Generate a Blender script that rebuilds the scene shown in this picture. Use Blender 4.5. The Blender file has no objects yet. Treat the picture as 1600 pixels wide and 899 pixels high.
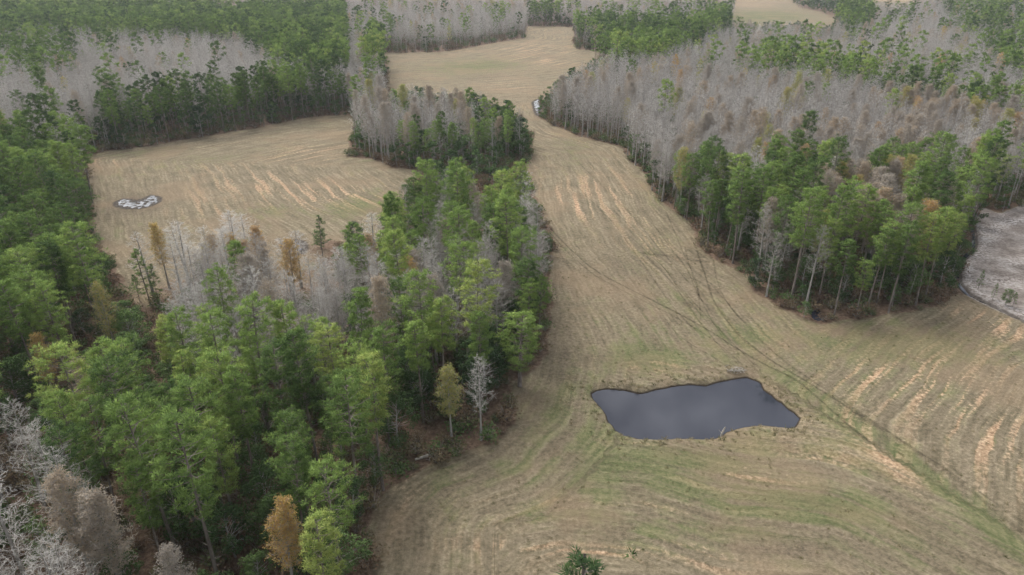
import bpy, math, random
import numpy as np

S = bpy.context.scene
COL = S.collection
rng = np.random.default_rng(7)
random.seed(7)

# ------------------------------------------------------------------ camera, sky, sun, exposure
F_PX, PITCH, CAM_Z = 1081.0, math.radians(25.7), 60.0
cam_d = bpy.data.cameras.new('camera'); cam = bpy.data.objects.new('camera', cam_d); COL.objects.link(cam)
cam.location = (0, 0, CAM_Z); cam.rotation_euler = (math.pi/2 - PITCH, 0, 0)
cam_d.sensor_width = 36; cam_d.lens = F_PX/1600*36; cam_d.clip_start = 0.5; cam_d.clip_end = 12000
S.camera = cam

SUN_EL, SUN_AZ = math.radians(52), math.radians(-35)     # azimuth from +Y towards +X; the bright part of the cloud cover
world = bpy.data.worlds.new('World'); S.world = world; world.use_nodes = True
nt = world.node_tree; nt.nodes.clear()
sky = nt.nodes.new('ShaderNodeTexSky'); sky.sky_type = 'NISHITA'; sky.sun_disc = False
sky.sun_elevation = SUN_EL; sky.sun_rotation = SUN_AZ; sky.air_density = 1.0; sky.dust_density = 4.0; sky.altitude = 0
hs = nt.nodes.new('ShaderNodeHueSaturation'); hs.inputs['Saturation'].default_value = 0.30
tc = nt.nodes.new('ShaderNodeTexCoord'); cn = nt.nodes.new('ShaderNodeTexNoise')
cn.inputs['Scale'].default_value = 13; cn.inputs['Detail'].default_value = 6; cn.inputs['Roughness'].default_value = 0.55
cr = nt.nodes.new('ShaderNodeMapRange'); cr.inputs[1].default_value = 0.32; cr.inputs[2].default_value = 0.68
cr.inputs[3].default_value = 0.4; cr.inputs[4].default_value = 1.9
mu = nt.nodes.new('ShaderNodeVectorMath'); mu.operation = 'SCALE'
bg = nt.nodes.new('ShaderNodeBackground'); bg.inputs['Strength'].default_value = 0.15
wo = nt.nodes.new('ShaderNodeOutputWorld')
L = nt.links.new
L(sky.outputs[0], hs.inputs['Color']); L(tc.outputs['Generated'], cn.inputs['Vector']); L(cn.outputs[0], cr.inputs[0])
L(hs.outputs[0], mu.inputs[0]); L(cr.outputs[0], mu.inputs['Scale']); L(mu.outputs[0], bg.inputs[0]); L(bg.outputs[0], wo.inputs[0])

sd = bpy.data.lights.new('sun', 'SUN'); sun = bpy.data.objects.new('sun', sd); COL.objects.link(sun)
sd.energy = 1.0; sd.angle = math.radians(22); sd.color = (1.0, 0.96, 0.9)
sun.rotation_euler = (math.pi/2 - SUN_EL, 0, math.pi - SUN_AZ); sun.location = (0, 0, 90)
S.view_settings.view_transform = 'Standard'; S.view_settings.look = 'None'
S.view_settings.exposure = 0.64; S.view_settings.gamma = 1.0; S.view_settings.use_curve_mapping = False
S.cycles.max_bounces = 6; S.cycles.diffuse_bounces = 3; S.cycles.glossy_bounces = 2; S.cycles.transmission_bounces = 2
S.cycles.transparent_max_bounces = 6; S.cycles.volume_bounces = 0; S.cycles.use_denoising = True; S.cycles.denoiser = 'OPENIMAGEDENOISE'; S.cycles.denoising_input_passes = 'RGB_ALBEDO_NORMAL'; S.cycles.denoising_prefilter = 'ACCURATE'

# ------------------------------------------------------------------ survey: bearings from the drone to points on the land
CP, SP = math.cos(PITCH), math.sin(PITCH)
def land(u, v, z=0.0):
    u = np.asarray(u, float); v = np.asarray(v, float)
    a = (u-800)/F_PX; b = -(v-449.5)/F_PX
    dx = a; dy = CP + b*SP; dz = -SP + b*CP
    dz = np.minimum(dz, -0.004)
    t = (z-CAM_Z)/dz
    return np.stack([dx*t, dy*t], -1)
def view(x, y, z):
    dz = z-CAM_Z
    f = y*CP - dz*SP; up = y*SP + dz*CP
    f = np.maximum(f, 0.5)
    return 800+F_PX*x/f, 449.5-F_PX*up/f, f
def inside(P, u, v):
    P = np.asarray(P, float); n = len(P); c = np.zeros(u.shape, bool)
    for i in range(n):
        x1, y1 = P[i]; x2, y2 = P[(i+1) % n]
        if y1 == y2: continue
        k = ((y1 > v) != (y2 > v)) & (u < (x2-x1)*(v-y1)/(y2-y1)+x1)
        c ^= k
    return c
def polyline_st(P, x, y):
    """signed offset and arc length of points relative to a polyline in metres"""
    P = np.asarray(P, float); best = np.full(x.shape, 1e9); s = np.zeros(x.shape); t = np.zeros(x.shape); cum = 0
    for i in range(len(P)-1):
        a, b = P[i], P[i+1]; d = b-a; l = math.hypot(*d); d = d/l
        rx, ry = x-a[0], y-a[1]; q = rx*d[0]+ry*d[1]; qc = np.clip(q, 0, l)
        ex, ey = rx-qc*d[0], ry-qc*d[1]; dist = np.hypot(ex, ey)
        side = np.sign(d[0]*ry - d[1]*rx); side[side == 0] = 1
        m = dist < best
        best = np.where(m, dist, best); s = np.where(m, dist*side, s); t = np.where(m, cum+qc, t); cum += l
    return s, t

FIELDS = {
 'main': [(834,203),(831,240),(826,250),(831,297),(845,317),(861,333),(871,380),(858,410),(864,460),(862,500),(854,563),(827,587),(794,600),(808,633),(807,660),
          (774,697),(734,703),(680,723),(644,743),(600,767),(577,867),(585,905),(560,1100),(500,1500),(2300,1500),(2300,560),(1600,508),(1560,492),(1515,470),(1494,458),(1488,465),(1460,480),(1420,488),
          (1370,495),(1315,501),(1288,508),(1265,503),(1250,495),(1215,478),(1175,455),(1165,428),(1140,418),(1110,400),(1090,385),(1080,350),(1040,322),(1018,300),
          (1008,270),(978,247),(974,230),(961,228),(901,213),(884,203),(864,197),(841,183),(834,170),(838,157),(848,137),(864,127),(894,103),(934,90),
          (951,82),(901,77),(894,67),(898,43),(870,41),(824,42),(821,60),(774,67),(734,75),(677,83),(597,83),(606,100),(604,140),
          (644,131),(674,133),(707,135),(768,150),(797,160),(818,177)],
 'west': [(133,247),(150,239),(240,228),(300,217),(400,200),(450,190),(484,183),(534,180),(554,181),(554,198),(541,227),(544,246),(577,248),(617,263),(651,265),
          (667,264),(661,270),(634,284),(607,297),(600,312),(596,340),(600,350),(577,351),(560,345),(540,347),(505,345),(490,350),(483,372),(478,408),(440,408),(425,395),(420,372),
          (394,357),(347,357),(307,377),(287,397),(250,408),(240,465),(243,487),(213,473),(203,450),(187,427),(173,403),(150,380),(147,333),(143,300),(135,270)],
 'far': [(1147,-2),(1234,-2),(1247,13),(1280,20),(1310,30),(1300,38),(1254,33),(1217,30),(1184,33),(1147,30),(1144,20),(1170,12),(1150,6)],
 'far2': [(1360,-3),(1427,-3),(1425,4),(1362,5)],
 'far3': [(335,8),(377,7),(377,11),(337,12)],
}
LOT = [(1538,322),(1560,335),(1600,318),(2100,260),(2100,600),(1600,503),(1560,487),(1520,468),(1500,452),(1496,430),(1502,404),(1521,386),(1523,362),(1524,338)]

# ------------------------------------------------------------------ helpers for meshes and things
class MB:
    def __init__(s): s.v = []; s.f = []; s.n = 0; s.c = []; s.nr = []
    def add(s, v, f, c=None, nr=None):
        v = np.asarray(v, float); s.nr.append(np.zeros((len(v), 3)) if nr is None else nr); f = np.asarray(f, int)
        s.v.append(v); s.f.append(f+s.n); s.n += len(v)
        s.c.append(np.zeros(len(v)) if c is None else np.broadcast_to(np.asarray(c, float), (len(v),)))
    def arrays(s):
        return np.concatenate(s.v), np.concatenate(s.f), np.concatenate(s.c)
def mesh_from(name, v, f, mats, c=None, mi=None, smooth=False, nr=None):
    me = bpy.data.meshes.new(name); k = f.shape[1]
    me.vertices.add(len(v)); me.vertices.foreach_set('co', np.ascontiguousarray(v, np.float32).ravel())
    me.loops.add(f.size); me.loops.foreach_set('vertex_index', f.ravel().astype(np.int32))
    me.polygons.add(len(f)); me.polygons.foreach_set('loop_start', np.arange(0, f.size, k, dtype=np.int32))
    for m in mats: me.materials.append(m)
    if mi is not None: me.polygons.foreach_set('material_index', mi.astype(np.int32))
    me.update(calc_edges=True)
    me.polygons.foreach_set('use_smooth', np.full(len(f), smooth))
    if nr is not None and np.abs(nr).max() > 0:
        me.polygons.foreach_set('use_smooth', np.ones(len(f), bool)); me.normals_split_custom_set_from_vertices(nr)
    if c is not None:
        a = me.attributes.new('var', 'FLOAT', 'POINT'); a.data.foreach_set('value', np.asarray(c, np.float32))
    return me
def link(name, me, parent=None):
    o = bpy.data.objects.new(name, me); COL.objects.link(o)
    if parent is not None: o.parent = parent
    return o
def tag(o, label=None, cat=None, group=None, kind=None):
    if label: o['label'] = label
    if cat: o['category'] = cat
    if group: o['group'] = group
    if kind: o['kind'] = kind
    return o
def tube(mb, pts, rads, sides=5, c=0.0):
    pts = np.asarray(pts, float); n = len(pts)
    d = np.gradient(pts, axis=0); d /= np.linalg.norm(d, axis=1)[:, None]+1e-9
    ref = np.where(np.abs(d[:, 2:3]) > .9, [[1, 0, 0]], [[0, 0, 1]])
    a = np.cross(d, ref); a /= np.linalg.norm(a, axis=1)[:, None]+1e-9; b = np.cross(d, a)
    th = np.arange(sides)*2*math.pi/sides
    V = pts[:, None]+np.asarray(rads)[:, None, None]*(np.cos(th)[None, :, None]*a[:, None]+np.sin(th)[None, :, None]*b[:, None])
    V = V.reshape(-1, 3); f = []
    for i in range(n-1):
        for j in range(sides):
            k = (j+1) % sides; p, q, r, t = i*sides+j, i*sides+k, (i+1)*sides+k, (i+1)*sides+j
            f += [(p, q, r), (p, r, t)]
    mb.add(V, f, c)
def spikes(mb, base, dirs, length, width, c, nr=None):
    """one thin triangle per row: needles, twigs or leaves"""
    n = len(base); d = dirs/(np.linalg.norm(dirs, axis=1)[:, None]+1e-9)
    r = rng.normal(size=(n, 3)); s = np.cross(d, r); s /= np.linalg.norm(s, axis=1)[:, None]+1e-9
    w = np.broadcast_to(width, (n,))[:, None]; l = np.broadcast_to(length, (n,))[:, None]
    if nr is not None:
        fl = np.sign((np.cross(s, d)*nr).sum(1))[:, None]; fl[fl == 0] = 1; s = s*fl; nr = np.repeat(nr, 3, 0)
    V = np.stack([base-s*w/2, base+s*w/2, base+d*l], 1).reshape(-1, 3)
    mb.add(V, np.arange(3*n).reshape(n, 3), np.repeat(np.broadcast_to(c, (n,)), 3), nr)
def leaves(mb, cen, size, c, nr=None):
    n = len(cen); a = rng.normal(size=(n, 3)); a[:, 2] *= .6; a /= np.linalg.norm(a, axis=1)[:, None]
    b = np.cross(a, rng.normal(size=(n, 3))); b /= np.linalg.norm(b, axis=1)[:, None]
    w = np.broadcast_to(size, (n,))[:, None]
    V = np.stack([cen-a*w*.5, cen+b*w*.3, cen+a*w*.5, cen-b*w*.3], 1).reshape(-1, 3)
    q = np.arange(4*n).reshape(n, 4)
    if nr is not None:
        fl = (np.cross(V[1::4]-V[0::4], V[2::4]-V[0::4])*nr).sum(1) < 0; q[fl] = q[fl][:, ::-1]; nr = np.repeat(nr, 4, 0)
    mb.add(V, np.concatenate([q[:, [0, 1, 2]], q[:, [0, 2, 3]]]), np.repeat(np.broadcast_to(c, (n,)), 4), nr)

# ------------------------------------------------------------------ materials
def new_mat(name):
    m = bpy.data.materials.new(name); m.use_nodes = True; m.node_tree.nodes.clear()
    return m, m.node_tree
def ramp(nt, fac, stops):
    r = nt.nodes.new('ShaderNodeValToRGB'); e = r.color_ramp.elements
    e[0].position, e[0].color = stops[0][0], (*stops[0][1], 1); e[1].position, e[1].color = stops[-1][0], (*stops[-1][1], 1)
    for p, c in stops[1:-1]:
        x = e.new(p); x.color = (*c, 1)
    nt.links.new(fac, r.inputs[0]); return r.outputs[0]
def math_n(nt, op, a, b=None, c=None, clamp=False):
    n = nt.nodes.new('ShaderNodeMath'); n.operation = op; n.use_clamp = clamp
    for i, x in enumerate((a, b, c)):
        if x is None: continue
        if isinstance(x, (int, float)): n.inputs[i].default_value = x
        else: nt.links.new(x, n.inputs[i])
    return n.outputs[0]
def attr(nt, name, typ='GEOMETRY'):
    a = nt.nodes.new('ShaderNodeAttribute'); a.attribute_name = name; a.attribute_type = typ
    return a
def noise(nt, vec, scale, detail=2, rough=.5, dist=0.0):
    n = nt.nodes.new('ShaderNodeTexNoise'); n.inputs['Scale'].default_value = scale; n.inputs['Detail'].default_value = detail
    n.inputs['Roughness'].default_value = rough; n.inputs['Distortion'].default_value = dist
    if vec is not None: nt.links.new(vec, n.inputs['Vector'])
    return n.outputs[0]
def mixc(nt, fac, a, b, mode='MIX'):
    m = nt.nodes.new('ShaderNodeMix'); m.data_type = 'RGBA'; m.blend_type = mode
    for s, x in ((m.inputs[0], fac), (m.inputs[6], a), (m.inputs[7], b)):
        if isinstance(x, (int, float)): s.default_value = x
        elif isinstance(x, tuple): s.default_value = (*x, 1)
        else: nt.links.new(x, s)
    return m.outputs[2]
def foliage(name, stops, transl=.3, var=.35):
    m, nt = new_mat(name)
    t = attr(nt, 'tint', 'INSTANCER').outputs['Fac']; v = attr(nt, 'var').outputs['Fac']
    fac = math_n(nt, 'ADD', t, math_n(nt, 'MULTIPLY', math_n(nt, 'SUBTRACT', v, .5), var), clamp=True)
    col = ramp(nt, fac, stops)
    d = nt.nodes.new('ShaderNodeBsdfDiffuse'); tr = nt.nodes.new('ShaderNodeBsdfTranslucent'); mx = nt.nodes.new('ShaderNodeMixShader')
    o = nt.nodes.new('ShaderNodeOutputMaterial'); mx.inputs[0].default_value = transl
    nt.links.new(col, d.inputs[0]); nt.links.new(col, tr.inputs[0]); nt.links.new(d.outputs[0], mx.inputs[1]); nt.links.new(tr.outputs[0], mx.inputs[2])
    nt.links.new(mx.outputs[0], o.inputs[0]); return m
def bark(name, c1, c2, scale=3.0):
    m, nt = new_mat(name)
    tc = nt.nodes.new('ShaderNodeTexCoord'); mp = nt.nodes.new('ShaderNodeMapping'); mp.inputs['Scale'].default_value = (1, 1, .25)
    nt.links.new(tc.outputs['Object'], mp.inputs[0])
    n = noise(nt, mp.outputs[0], scale, 3, .6)
    col = ramp(nt, n, [(.3, c1), (.7, c2)])
    d = nt.nodes.new('ShaderNodeBsdfDiffuse'); o = nt.nodes.new('ShaderNodeOutputMaterial')
    nt.links.new(col, d.inputs[0]); nt.links.new(d.outputs[0], o.inputs[0]); return m

M = {}
M['pine_crown'] = foliage('pine_needles', [(0, (.065, .108, .048)), (.35, (.145, .225, .070)), (.65, (.26, .375, .105)), (1, (.40, .46, .14))], .34, .5)
M['dark_crown'] = foliage('evergreen_leaves', [(0, (.055, .09, .048)), (.5, (.10, .16, .065)), (1, (.17, .25, .09))], .2)
M['twig'] = foliage('grey_twigs', [(0, (.30, .275, .25)), (.5, (.48, .455, .42)), (1, (.68, .655, .615))], .3)
M['autumn'] = foliage('autumn_needles', [(0, (.40, .36, .31)), (.4, (.47, .38, .28)), (.65, (.54, .34, .13)), (.85, (.50, .42, .16)), (1, (.34, .37, .13))], .35, .3)
M['brush'] = foliage('brush_leaves', [(0, (.17, .115, .08)), (.4, (.20, .165, .10)), (.6, (.10, .145, .06)), (1, (.13, .20, .07))], .2, .4)
M['straw'] = foliage('grass_blades', [(0, (.15, .16, .07)), (.5, (.30, .26, .15)), (1, (.50, .42, .28))], .2, .4)
M['pine_bark'] = bark('pine_bark', (.13, .105, .09), (.30, .265, .235))
M['grey_bark'] = bark('cypress_bark', (.26, .24, .22), (.46, .435, .405))
M['dead_wood'] = bark('dead_wood', (.30, .27, .23), (.55, .51, .45))

# ------------------------------------------------------------------ tree builders: each returns (trunk MB, crown MB)
def trunk_path(H, bend=.4, n=6):
    z = np.linspace(0, H, n); ph = rng.uniform(0, 6.28); am = rng.uniform(.2, 1)*bend
    x = am*np.sin(z/H*2.2+ph)-am*math.sin(ph); y = am*np.cos(z/H*1.9+ph)-am*math.cos(ph)
    return np.stack([x, y, z-.15*(z == 0)], 1)
def at(P, z):
    return np.stack([np.interp(z, P[:, 2], P[:, 0]), np.interp(z, P[:, 2], P[:, 1]), z], -1)
def pine(lod, young=False, broad=False):
    tr, cr = MB(), MB()
    H = 19.0 if not young else 8.0
    H *= rng.uniform(.95, 1.05)
    R = (2.6 if not young else 1.7)*(1.5 if broad else 1)*rng.uniform(.78, 1.2)
    zc = H*(rng.uniform(.44, .56) if not young else .18)
    if broad: zc = H*.3
    P = trunk_path(H, .5 if not young else .1)
    r0 = .21 if not young else .09
    if broad: r0 = .34
    tube(tr, P, np.linspace(r0, .04, len(P)), [6, 4, 3][lod])
    nl = [44, 24, 13][lod] if not young else [22, 14, 9][lod]
    if broad: nl = int(nl*1.6)
    nt_, nn, ln, wd = [(6, 27, .62, .075), (4, 26, .72, .17), (2, 16, 1.1, .42)][lod]
    if young: nn = int(nn*.7)
    az = rng.uniform(0, 6.28); skew = rng.uniform(0, 6.28)
    B, D, C, LN, NR = [], [], [], [], []
    def puff(p, rad):
        d = rng.normal(size=(nn, 3)); d /= np.linalg.norm(d, axis=1)[:, None]
        out = p-at(P, np.array([p[2]-1.0]))[0]; out /= np.linalg.norm(out)+1e-6
        d = d+out*.25+np.array([0, 0, .5 if not young else .9]); d /= np.linalg.norm(d, axis=1)[:, None]
        b = p+d*rad*rng.uniform(.1, .62, nn)[:, None]*[1, 1, .72]
        nrm = d*1.0+out*.45+[0, 0, .35]+rng.normal(size=(nn, 3))*.22; nrm /= np.linalg.norm(nrm, axis=1)[:, None]
        B.append(b); D.append(d+rng.normal(size=(nn, 3))*.35); NR.append(nrm)
        C.append(np.full(nn, rng.uniform(.15, .85))+rng.uniform(-.12, .12, nn)); LN.append(rng.uniform(.7, 1.15, nn)*rad*ln)
    for i in range(nl):
        u = (i+rng.uniform(0, 1))/nl; z = zc+(H-zc)*u*.95
        az += 2.4+rng.uniform(-.6, .6)
        if young: prof = (1-u)**.8*1.0+.12
        else: prof = (.6+.9*u if u < .45 else 1.0*math.sqrt(max(0, 1-((u-.45)/.6)**2)))+.03
        Ln = R*prof*rng.uniform(.6, 1.18)*(1+.2*math.cos(az-skew))
        rise = (.15+.5*u)*Ln
        a0 = at(P, np.array([z]))[0]; dv = np.array([math.cos(az), math.sin(az), 0]); end = a0+dv*Ln+[0, 0, rise]
        mid = (a0+end)/2+np.array([0, 0, -.10*Ln])
        tube(tr, [a0, mid, end], [.055*(1.5 if broad else 1), .035, .012], 3)
        sd = np.array([-dv[1], dv[0], 0])
        for j in range(nt_):
            rad = rng.uniform(.42, .74)*(1 if not young else .7)*[1, 1.25, 1.6][lod]
            if j == 0: p = end
            else: p = mid+(end-mid)*rng.uniform(.0, .8)+sd*rng.uniform(-1, 1)*(.32*Ln+.15)+[0, 0, rng.uniform(-.15, .35)]
            puff(p, rad)
    for _ in range(3 if not young else 1): puff(P[-1]+rng.normal(size=3)*[.35, .35, .2], .7 if not young else .4)
    spikes(cr, np.concatenate(B), np.concatenate(D), np.concatenate(LN), wd*(1 if not young else .7), np.concatenate(C), np.concatenate(NR))
    if not young:
        for i in range([9, 4, 0][lod]):                       # dead lower limbs
            z = rng.uniform(.25, .95)*zc; a = rng.uniform(0, 6.28); l = rng.uniform(.5, 1.6); p = at(P, np.array([z]))[0]
            tube(tr, [p, p+np.array([math.cos(a)*l, math.sin(a)*l, rng.uniform(-.1, .4)])], [.035, .01], 3)
    return tr, cr
def cypress(lod, leafy=0.0):
    tr, cr = MB(), MB()
    H = 16.0*rng.uniform(.9, 1.08); P = trunk_path(H, .25)
    tube(tr, P, np.array([.32, .19, .15, .11, .07, .02])*[1, .9, .6][lod], [6, 4, 3][lod])
    nb = [64, 38, 30][lod]; az = 0; R = rng.uniform(1.9, 2.8)
    z0 = rng.uniform(.28, .42)
    tw = [.030, .055, .075][lod]
    ends, cs = [], []
    B, D, LN = [], [], []
    for i in range(nb):
        u = (i+rng.uniform(0, 1))/nb; z = H*(z0+(1-z0)*u*.985); az += 2.4+rng.uniform(-.6, .6)
        Ln = (R*(1-u)**.55*(.55+.45*min(1, u*4))+.35)*rng.uniform(.6, 1.2)
        a0 = at(P, np.array([z]))[0]; dr = np.array([math.cos(az), math.sin(az), rng.uniform(.25, .75)])
        end = a0+dr*Ln
        if lod < 2: tube(tr, [a0, (a0+end)/2-[0, 0, .06*Ln], end], [.024, .015, .006], 3)
        ns = [10, 6, 5][lod]
        q = rng.uniform(.2, 1, ns)[:, None]; base = a0*(1-q)+end*q
        dd = dr+rng.normal(size=(ns, 3))*.75
        l2 = rng.uniform(.4, 1.0, ns)*(.3+.35*Ln)
        B.append(base); D.append(dd); LN.append(l2)
        dn = dd/np.linalg.norm(dd, axis=1)[:, None]
        k = [3, 2, 2][lod]
        for _ in range(k):
            qq = rng.uniform(.3, .9, ns)[:, None]
            b2 = base+dn*l2[:, None]*qq; B.append(b2); D.append(dn+rng.normal(size=(ns, 3))*.7); LN.append(l2*rng.uniform(.4, .8, ns))
            ends.append(b2)
    B, D, LN = np.concatenate(B), np.concatenate(D), np.concatenate(LN)
    tw_mb = MB(); spikes(tw_mb, B, D, LN, tw, rng.uniform(0, 1, len(B)))
    v, f, c = tw_mb.arrays()
    if leafy > 0:
        tr.add(v, f, c)
        E = np.concatenate(ends); n = int(len(E)*leafy*[3.2, 3.4, 1.6][lod])
        idx = rng.integers(0, len(E), n)
        p = E[idx]+rng.normal(size=(n, 3))*.22
        spikes(cr, p, rng.normal(size=(n, 3))+[0, 0, -.3], rng.uniform(.25, .5, n)*[1, 1.4, 2.2][lod], [.10, .2, .45][lod], rng.uniform(0, 1, n))
    else:
        cr.add(v, f, c)
    return tr, cr
def broadleaf(lod, H=9.0, R=2.9):
    tr, cr = MB(), MB(); H = H*rng.uniform(.9, 1.1); P = trunk_path(H*.8, .4)
    tube(tr, P, np.linspace(.16, .04, len(P)), [5, 4, 3][lod])
    nb = [34, 18, 10][lod]; per, sz = [(110, .24), (55, .42), (26, .8)][lod]
    for i in range(nb):
        u = rng.uniform(0, 1); z = H*(.22+.72*u); a = rng.uniform(0, 6.28); r = R*math.sqrt(max(.05, 1-(2*u-.85)**2/1.4))*rng.uniform(.35, 1)
        c = np.array([math.cos(a)*r, math.sin(a)*r, z]); tube(tr, [at(P, np.array([min(z*.75, H*.75)]))[0], c], [.04, .01], 3)
        d = rng.normal(size=(per, 3)); d /= np.linalg.norm(d, axis=1)[:, None]
        p = c+d*np.array([.85, .85, .6])*rng.uniform(.3, 1, per)[:, None]**.5*rng.uniform(.7, 1.2)
        nn_ = d+[0, 0, .4]+(c-[0, 0, H*.5])/R*.4+rng.normal(size=(per, 3))*.25; nn_ /= np.linalg.norm(nn_, axis=1)[:, None]
        leaves(cr, p, sz*rng.uniform(.7, 1.2, per), rng.uniform(.2, .8)+rng.uniform(-.2, .2, per), nn_)
    return tr, cr
def shrub(lod=1):
    tr, cr = MB(), MB()
    for i in range(7): 
        a = rng.uniform(0, 6.28); e = np.array([math.cos(a)*.5, math.sin(a)*.5, rng.uniform(.6, 1.2)]); tube(tr, [[0, 0, -.05], e], [.03, .008], 3)
        n = 34; d = rng.normal(size=(n, 3)); leaves(cr, e*[1, 1, .8]+d*[.3, .3, .22], rng.uniform(.16, .3, n), rng.uniform(.1, .9)+rng.uniform(-.1, .1, n))
    n = 50; spikes(tr, np.zeros((n, 3)), rng.normal(size=(n, 3))*[.5, .5, .2]+[0, 0, .8], rng.uniform(.7, 1.6, n), .03, .5)
    return tr, cr
def tuft(kind):
    tr, cr = MB(), MB(); n = 16
    b = rng.normal(size=(n, 3))*[.1, .1, 0]; spikes(cr, b, rng.normal(size=(n, 3))*[.6, .6, .2]+[0, 0, .7], rng.uniform(.15, .38, n), .05, rng.uniform(0, 1, n))
    return None, cr

def split_meshes(name, tc, mt, mc, smooth=False):
    v, f, c = tc[0].arrays(); a = mesh_from(name+'_trunk', v, f, [mt], c)
    v, f, c = tc[1].arrays(); b = mesh_from(name+'_crown', v, f, [mc], c, nr=np.concatenate(tc[1].nr))
    return a, b
def auto_n(v, f):
    n = np.zeros_like(v); fn = np.cross(v[f[:, 1]]-v[f[:, 0]], v[f[:, 2]]-v[f[:, 0]])
    for i in range(3): np.add.at(n, f[:, i], fn)
    return n/(np.linalg.norm(n, axis=1)[:, None]+1e-9)
def joined_mesh(name, tc, mt, mc):
    if tc[0] is None:
        v, f, c = tc[1].arrays(); return mesh_from(name, v, f, [mc], c)
    v1, f1, c1 = tc[0].arrays(); v2, f2, c2 = tc[1].arrays()
    return mesh_from(name, np.concatenate([v1, v2]), np.concatenate([f1, f2+len(v1)]), [mt, mc], np.concatenate([c1, c2]),
                     np.concatenate([np.zeros(len(f1)), np.ones(len(f2))]), nr=np.concatenate([auto_n(v1, f1), np.concatenate(tc[1].nr)]) if np.abs(np.concatenate(tc[1].nr)).max() > 0 else None)

KIND = {   # kind: builder(lod), trunk material, crown material, height, names
 'pine':   (lambda l: pine(l), 'pine_bark', 'pine_crown', 19.0),
 'cyp':    (lambda l: cypress(l), 'grey_bark', 'twig', 16.5),
 'aut':    (lambda l: cypress(l, rng.uniform(.25, .8)), 'grey_bark', 'autumn', 16.5),
 'dark':   (lambda l: broadleaf(l), 'grey_bark', 'dark_crown', 9.0),
 'young':  (lambda l: pine(l, young=True), 'pine_bark', 'pine_crown', 8.0),
 'brush':  (lambda l: shrub(), 'dead_wood', 'brush', 1.4),
}
NVAR = {'pine': 7, 'cyp': 6, 'aut': 5, 'dark': 4, 'young': 3}

# ------------------------------------------------------------------ which trees stand where
def cells(ymin, ymax, s, k=.86, pad=70):
    ys = np.arange(ymin, ymax, s); out = []
    for y in ys:
        w = k*y+pad; xs = np.arange(-w, w, s); out.append(np.stack([xs, np.full(len(xs), y)], 1))
    p = np.concatenate(out); return p+rng.uniform(-.46, .46, p.shape)*s
TYPES = ['pine', 'cyp', 'aut', 'dark']
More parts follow.
